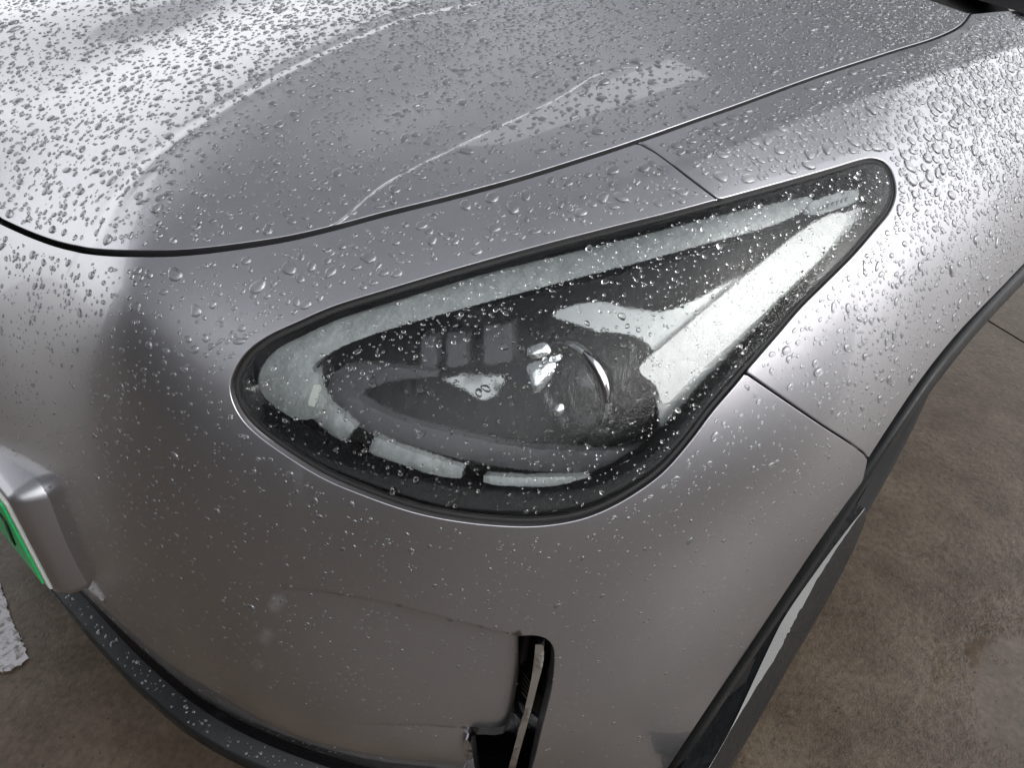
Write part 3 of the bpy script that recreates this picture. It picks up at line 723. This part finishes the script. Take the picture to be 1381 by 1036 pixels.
WALLM = mat('pale_render', (.3, .3, .3), .8)
for nm, lab, (x0, x1, y0, y1, h) in (('building', 'pale rendered building standing across the yard on the car\'s left', (13, 20, -12, 7, 7.2)), ('building', 'dark rendered building standing behind the photographer', (-5.5, 9, -12, -6.3, 3.9))):
    b_ = slab3(nm, x0, x1, y0, y1, GZ-.01, h, WALLM if x0 > 0 else mat('dark_render', (.035, .032, .03), .6), None); tag(b_, lab, 'building')

# ------------------------------------------------------------------ rain
def drop_mesh(seed, tall=.42):
    r = np.random.default_rng(seed); seg = 12; ph = r.uniform(0, 6.28, 3); am = r.uniform(0, .24, 3)*[1, .8, .5]
    ang = np.arange(seg)*2*np.pi/seg; R = 1+am[0]*np.cos(ang+ph[0])+am[1]*np.cos(2*ang+ph[1])+am[2]*np.cos(3*ang+ph[2])
    V = []; prof = [(1., -.05), (1.0, .10), (.9, .24), (.68, .36), (.36, .42)]
    for s, z in prof: V += [(s*R[k]*math.cos(ang[k]), s*R[k]*math.sin(ang[k]), z*tall/.42) for k in range(seg)]
    V.append((0, 0, .44*tall/.42)); F = []
    for i in range(len(prof)-1):
        for k in range(seg): F.append((i*seg+k, i*seg+(k+1) % seg, (i+1)*seg+(k+1) % seg, (i+1)*seg+k))
    b = (len(prof)-1)*seg
    for k in range(seg): F.append((b+k, b+(k+1) % seg, len(V)-1))
    F.append(tuple(range(seg))[::-1]); return np.array(V), F
VAR = [drop_mesh(i, .30+.02*(i % 6)) for i in range(14)]
zones = [('hood', shrink(resample(HOOD, .01, True), .006)), ('bumper', shrink(resample(BUMPER, .01, True), .006)), ('fender', shrink(resample(FENDER, .01, True), .006)), ('lens', shrink(LENSPOLY, .004))]
drops = []
CELL = {}
def free(p, r):
    c = tuple((p//.008).astype(int))
    for i in (-1, 0, 1):
        for j in (-1, 0, 1):
            for k in (-1, 0, 1):
                for (p2, r2_) in CELL.get((c[0]+i, c[1]+j, c[2]+k), ()):
                    if np.sum((p-p2)**2) < (.95*(r+r2_))**2: return False
    CELL.setdefault(c, []).append((p, r)); return True
def scatter(zone, poly, n, med, sig, rmax, up_bias):
    lo, hi = poly.min(0), poly.max(0); hi[0] = min(hi[0], 1.4)
    q = RNG.uniform(lo, hi, (n, 2)); q = q[inside(q, poly)]
    P = pos(q); px = proj(P); k = (px[:, 0] > -20) & (px[:, 0] < 1400) & (px[:, 1] > -15) & (px[:, 1] < 1050); q, P = q[k], P[k]
    if zone == 'bumper': k = ~inside(q, SLOT); q, P = q[k], P[k]
    NN = nrm(q); vd = CAM-P; dist = np.linalg.norm(vd, axis=1); k = (NN*vd).sum(1)/dist > .04; q, P, NN, dist = q[k], P[k], NN[k], dist[k]
    up = NN[:, 2]; sz = np.exp(RNG.normal(math.log(med), sig, len(q)))*(up_bias+(1-up_bias)*np.clip(up/.8, 0, 1)); sz = np.clip(sz, .0005, rmax)
    pr = np.clip(.22+.9*up, .1, 1); k = RNG.uniform(0, 1, len(q)) < pr
    for i in np.argsort(-sz):
        if not k[i]: continue
        if free(P[i], sz[i]): drops.append((zone, P[i], NN[i], sz[i], dist[i]))
scatter('hood', zones[0][1], 90000, .0019, .42, .0065, 1.)
scatter('fender', zones[2][1], 30000, .0021, .48, .0068, .4)
scatter('bumper', zones[1][1], 42000, .0019, .5, .0068, .3)
scatter('lens', zones[3][1], 6000, .0009, .5, .0036, .5)
for _ in range(150):
    a_ = RNG.uniform(-.05, .42); c = pos(low(a_, lowz(a_)), 0, True); n = nrm(low(a_, .22), plain=True); n[2] = 0; n /= np.linalg.norm(n)
    P = c+n*RNG.uniform(.007, .025)+[0, 0, 0]; k_ = (np.dot(P-c, n)-.004)/.022; P = P+[0, 0, -.024-.006*k_]; sz = float(np.clip(np.exp(RNG.normal(math.log(.0015), .45)), .0006, .004))
    nn = n*.25+np.array([0, 0, 1.]); nn /= np.linalg.norm(nn)
    if free(P, sz): drops.append(('lip', P, nn, sz, np.linalg.norm(P-CAM)))
def basis(n, ang):
    a = np.cross(n, (0, 0, 1.)); a /= np.linalg.norm(a)+1e-9; b_ = np.cross(n, a)
    return math.cos(ang)*a+math.sin(ang)*b_, -math.sin(ang)*a+math.cos(ang)*b_
drops.sort(key=lambda d: -d[3]/d[4])
def where(z, p):
    x, y = proj(p); 
    if z == 'hood':
        if inside(chart(p)[0], HCRPOLY): return 'in the pale sky reflection on the left of the bonnet', 'raindrops in the pale part of the bonnet'
        if x > 1000: return 'on the bonnet near its rear corner by the windscreen', 'raindrops near the rear corner of the bonnet'
        t = np.interp(x, [445, 540, 650, 760, 860, 1000], [305, 236, 182, 128, 90, 60])
        if y > t and x > 445: return 'on the bonnet between the thin water trail and the side seam', 'raindrops between water trail and bonnet seam'
        if y > 170: return 'on the dark front of the bonnet above its rounded front seam', 'raindrops on the dark front of the bonnet'
        return 'on the dark middle of the bonnet beyond the water trail', 'raindrops on the dark middle of the bonnet'
    if z == 'fender':
        if y < np.interp(x, [860, 960, 1060, 1160, 1270, 1381], [240, 207, 167, 133, 97, 62]): return 'on the wing between the bonnet seam and the pressed crease', 'raindrops above the wing crease'
        if y < np.interp(x, [970, 1190, 1381], [270, 214, 180]): return 'on the pale wing just above the headlight tail', 'raindrops on the wing above the headlight'
        if y < 420: return 'on the bright side of the wing right of the headlight tail', 'raindrops on the wing beside the headlight tail'
        return 'low on the wing between headlight and wheel arch trim', 'raindrops low on the wing'
    if z == 'lens': return 'clinging to the clear wet headlight cover', 'raindrops on the headlight cover'
    if z == 'lip': return 'on the black splitter lip under the front bumper', 'raindrops on the front lip'
    if y < np.interp(x, [315, 400, 620, 970], [520, 437, 363, 270]) : return 'on the grey strip between bonnet seam and headlight top', 'raindrops between bonnet seam and headlight'
    if x < 315: return 'on the dark bumper skin left of the headlight nose', 'raindrops left of the headlight nose'
    if x > 880: return 'on the lighter bumper corner between headlight and wheel arch trim', 'raindrops on the bumper corner'
    return 'on the bumper below the headlight and above the air slot', 'raindrops below the headlight'
HCRPOLY = np.vstack([HCR, [HCR[-1]+[0, .3]], [[-.6, 1.2]], [[-.6, .2]]])
vm = []
for i, (V, F) in enumerate(VAR):
    me = bpy.data.meshes.new('raindrop'); me.from_pydata([tuple(v) for v in V], [], F); me.shade_smooth(); me.materials.append(BEAD); vm.append(me)
NI = 300
for i, (z, p, n, s, d) in enumerate(drops[:NI]):
    t, b_ = basis(n, RNG.uniform(0, 6.28)); e = RNG.uniform(1, 1.35); f = RNG.uniform(.85, 1.1)
    o = bpy.data.objects.new('raindrop', vm[i % 14]); COL.objects.link(o)
    M_ = np.stack([t*s*e, b_*s/e**.5, n*s*f], 1)
    o.matrix_world = Matrix([[*M_[r], p[r]] for r in range(3)]+[[0, 0, 0, 1]])
    _w = where(z, p); tag(o, 'large clear raindrop '+_w[0], 'raindrop', _w[1])
    if z == 'lens': o.material_slots[0].link = 'OBJECT'; o.material_slots[0].material = WATER
AV = []; AF = []; AC_ = []; base = 0
rest = [d for d in drops[NI:] if d[0] != 'lens']+[d for d in drops[NI:] if d[0] == 'lens']; NL = sum(d[0] == 'lens' for d in rest)
LV = []; LF = []
for i, (z, p, n, s, d) in enumerate(rest):
    V, F = VAR[i % 14]; t, b_ = basis(n, RNG.uniform(0, 6.28)); e = RNG.uniform(1, 1.4)
    AV.append(p+(V@np.stack([t*s*e, b_*s/e**.5, n*s*RNG.uniform(.85, 1.1)]))); 
    LV.append(base); base += len(V)
NV = len(VAR[0][0]); F4 = [f for f in VAR[0][1] if len(f) == 4]; F3 = [f for f in VAR[0][1] if len(f) == 3]
nb_ = len(rest); B = (np.arange(nb_)*NV)[:, None, None]
allq = (np.array(F4)[None]+B).reshape(-1, 4); allt = (np.array(F3)[None]+B).reshape(-1, 3); cap = (np.array([VAR[0][1][-1]])[None]+B).reshape(-1, 12)
me = bpy.data.meshes.new('raindrops'); VV = np.concatenate(AV)
lv = np.concatenate([allq.ravel(), allt.ravel(), cap.ravel()]); cnt = np.concatenate([np.full(len(allq), 4), np.full(len(allt), 3), np.full(len(cap), 12)])
me.vertices.add(len(VV)); me.vertices.foreach_set('co', VV.ravel()); me.loops.add(len(lv)); me.loops.foreach_set('vertex_index', lv.astype(np.int32))
me.polygons.add(len(cnt)); st = np.r_[0, np.cumsum(cnt)[:-1]]; me.polygons.foreach_set('loop_start', st.astype(np.int32)); me.polygons.foreach_set('loop_total', cnt.astype(np.int32))
me.update(calc_edges=True); me.shade_smooth(); me.materials.append(BEAD); me.materials.append(WATER)
def _mi(nf): 
    a = np.zeros((nb_, nf), np.int32); a[nb_-NL:] = 1; return a.ravel()
me.polygons.foreach_set('material_index', np.concatenate([_mi(len(F4)), _mi(len(F3)), _mi(1)]))
o = bpy.data.objects.new('fine_raindrops', me); COL.objects.link(o)
tag(o, 'thousands of fine clear raindrops beaded all over the grey bodywork and headlight', 'raindrops', None, 'stuff')
# water trail on the bonnet
tq = T([(445, 305), (462, 296), (500, 262), (540, 236), (600, 206), (650, 182), (690, 163), (720, 149), (760, 128), (800, 103), (835, 93), (860, 90)], 0, 6)
tq = resample(tq, .004); o = tube('water_trail', pos(tq), .0011, WATER, None, 8, .6, nrm(tq), 1+.25*np.sin(np.arange(len(tq))*.9))
tag(o, 'thin wavy trail of water running along the bonnet near its side seam', 'water trail')
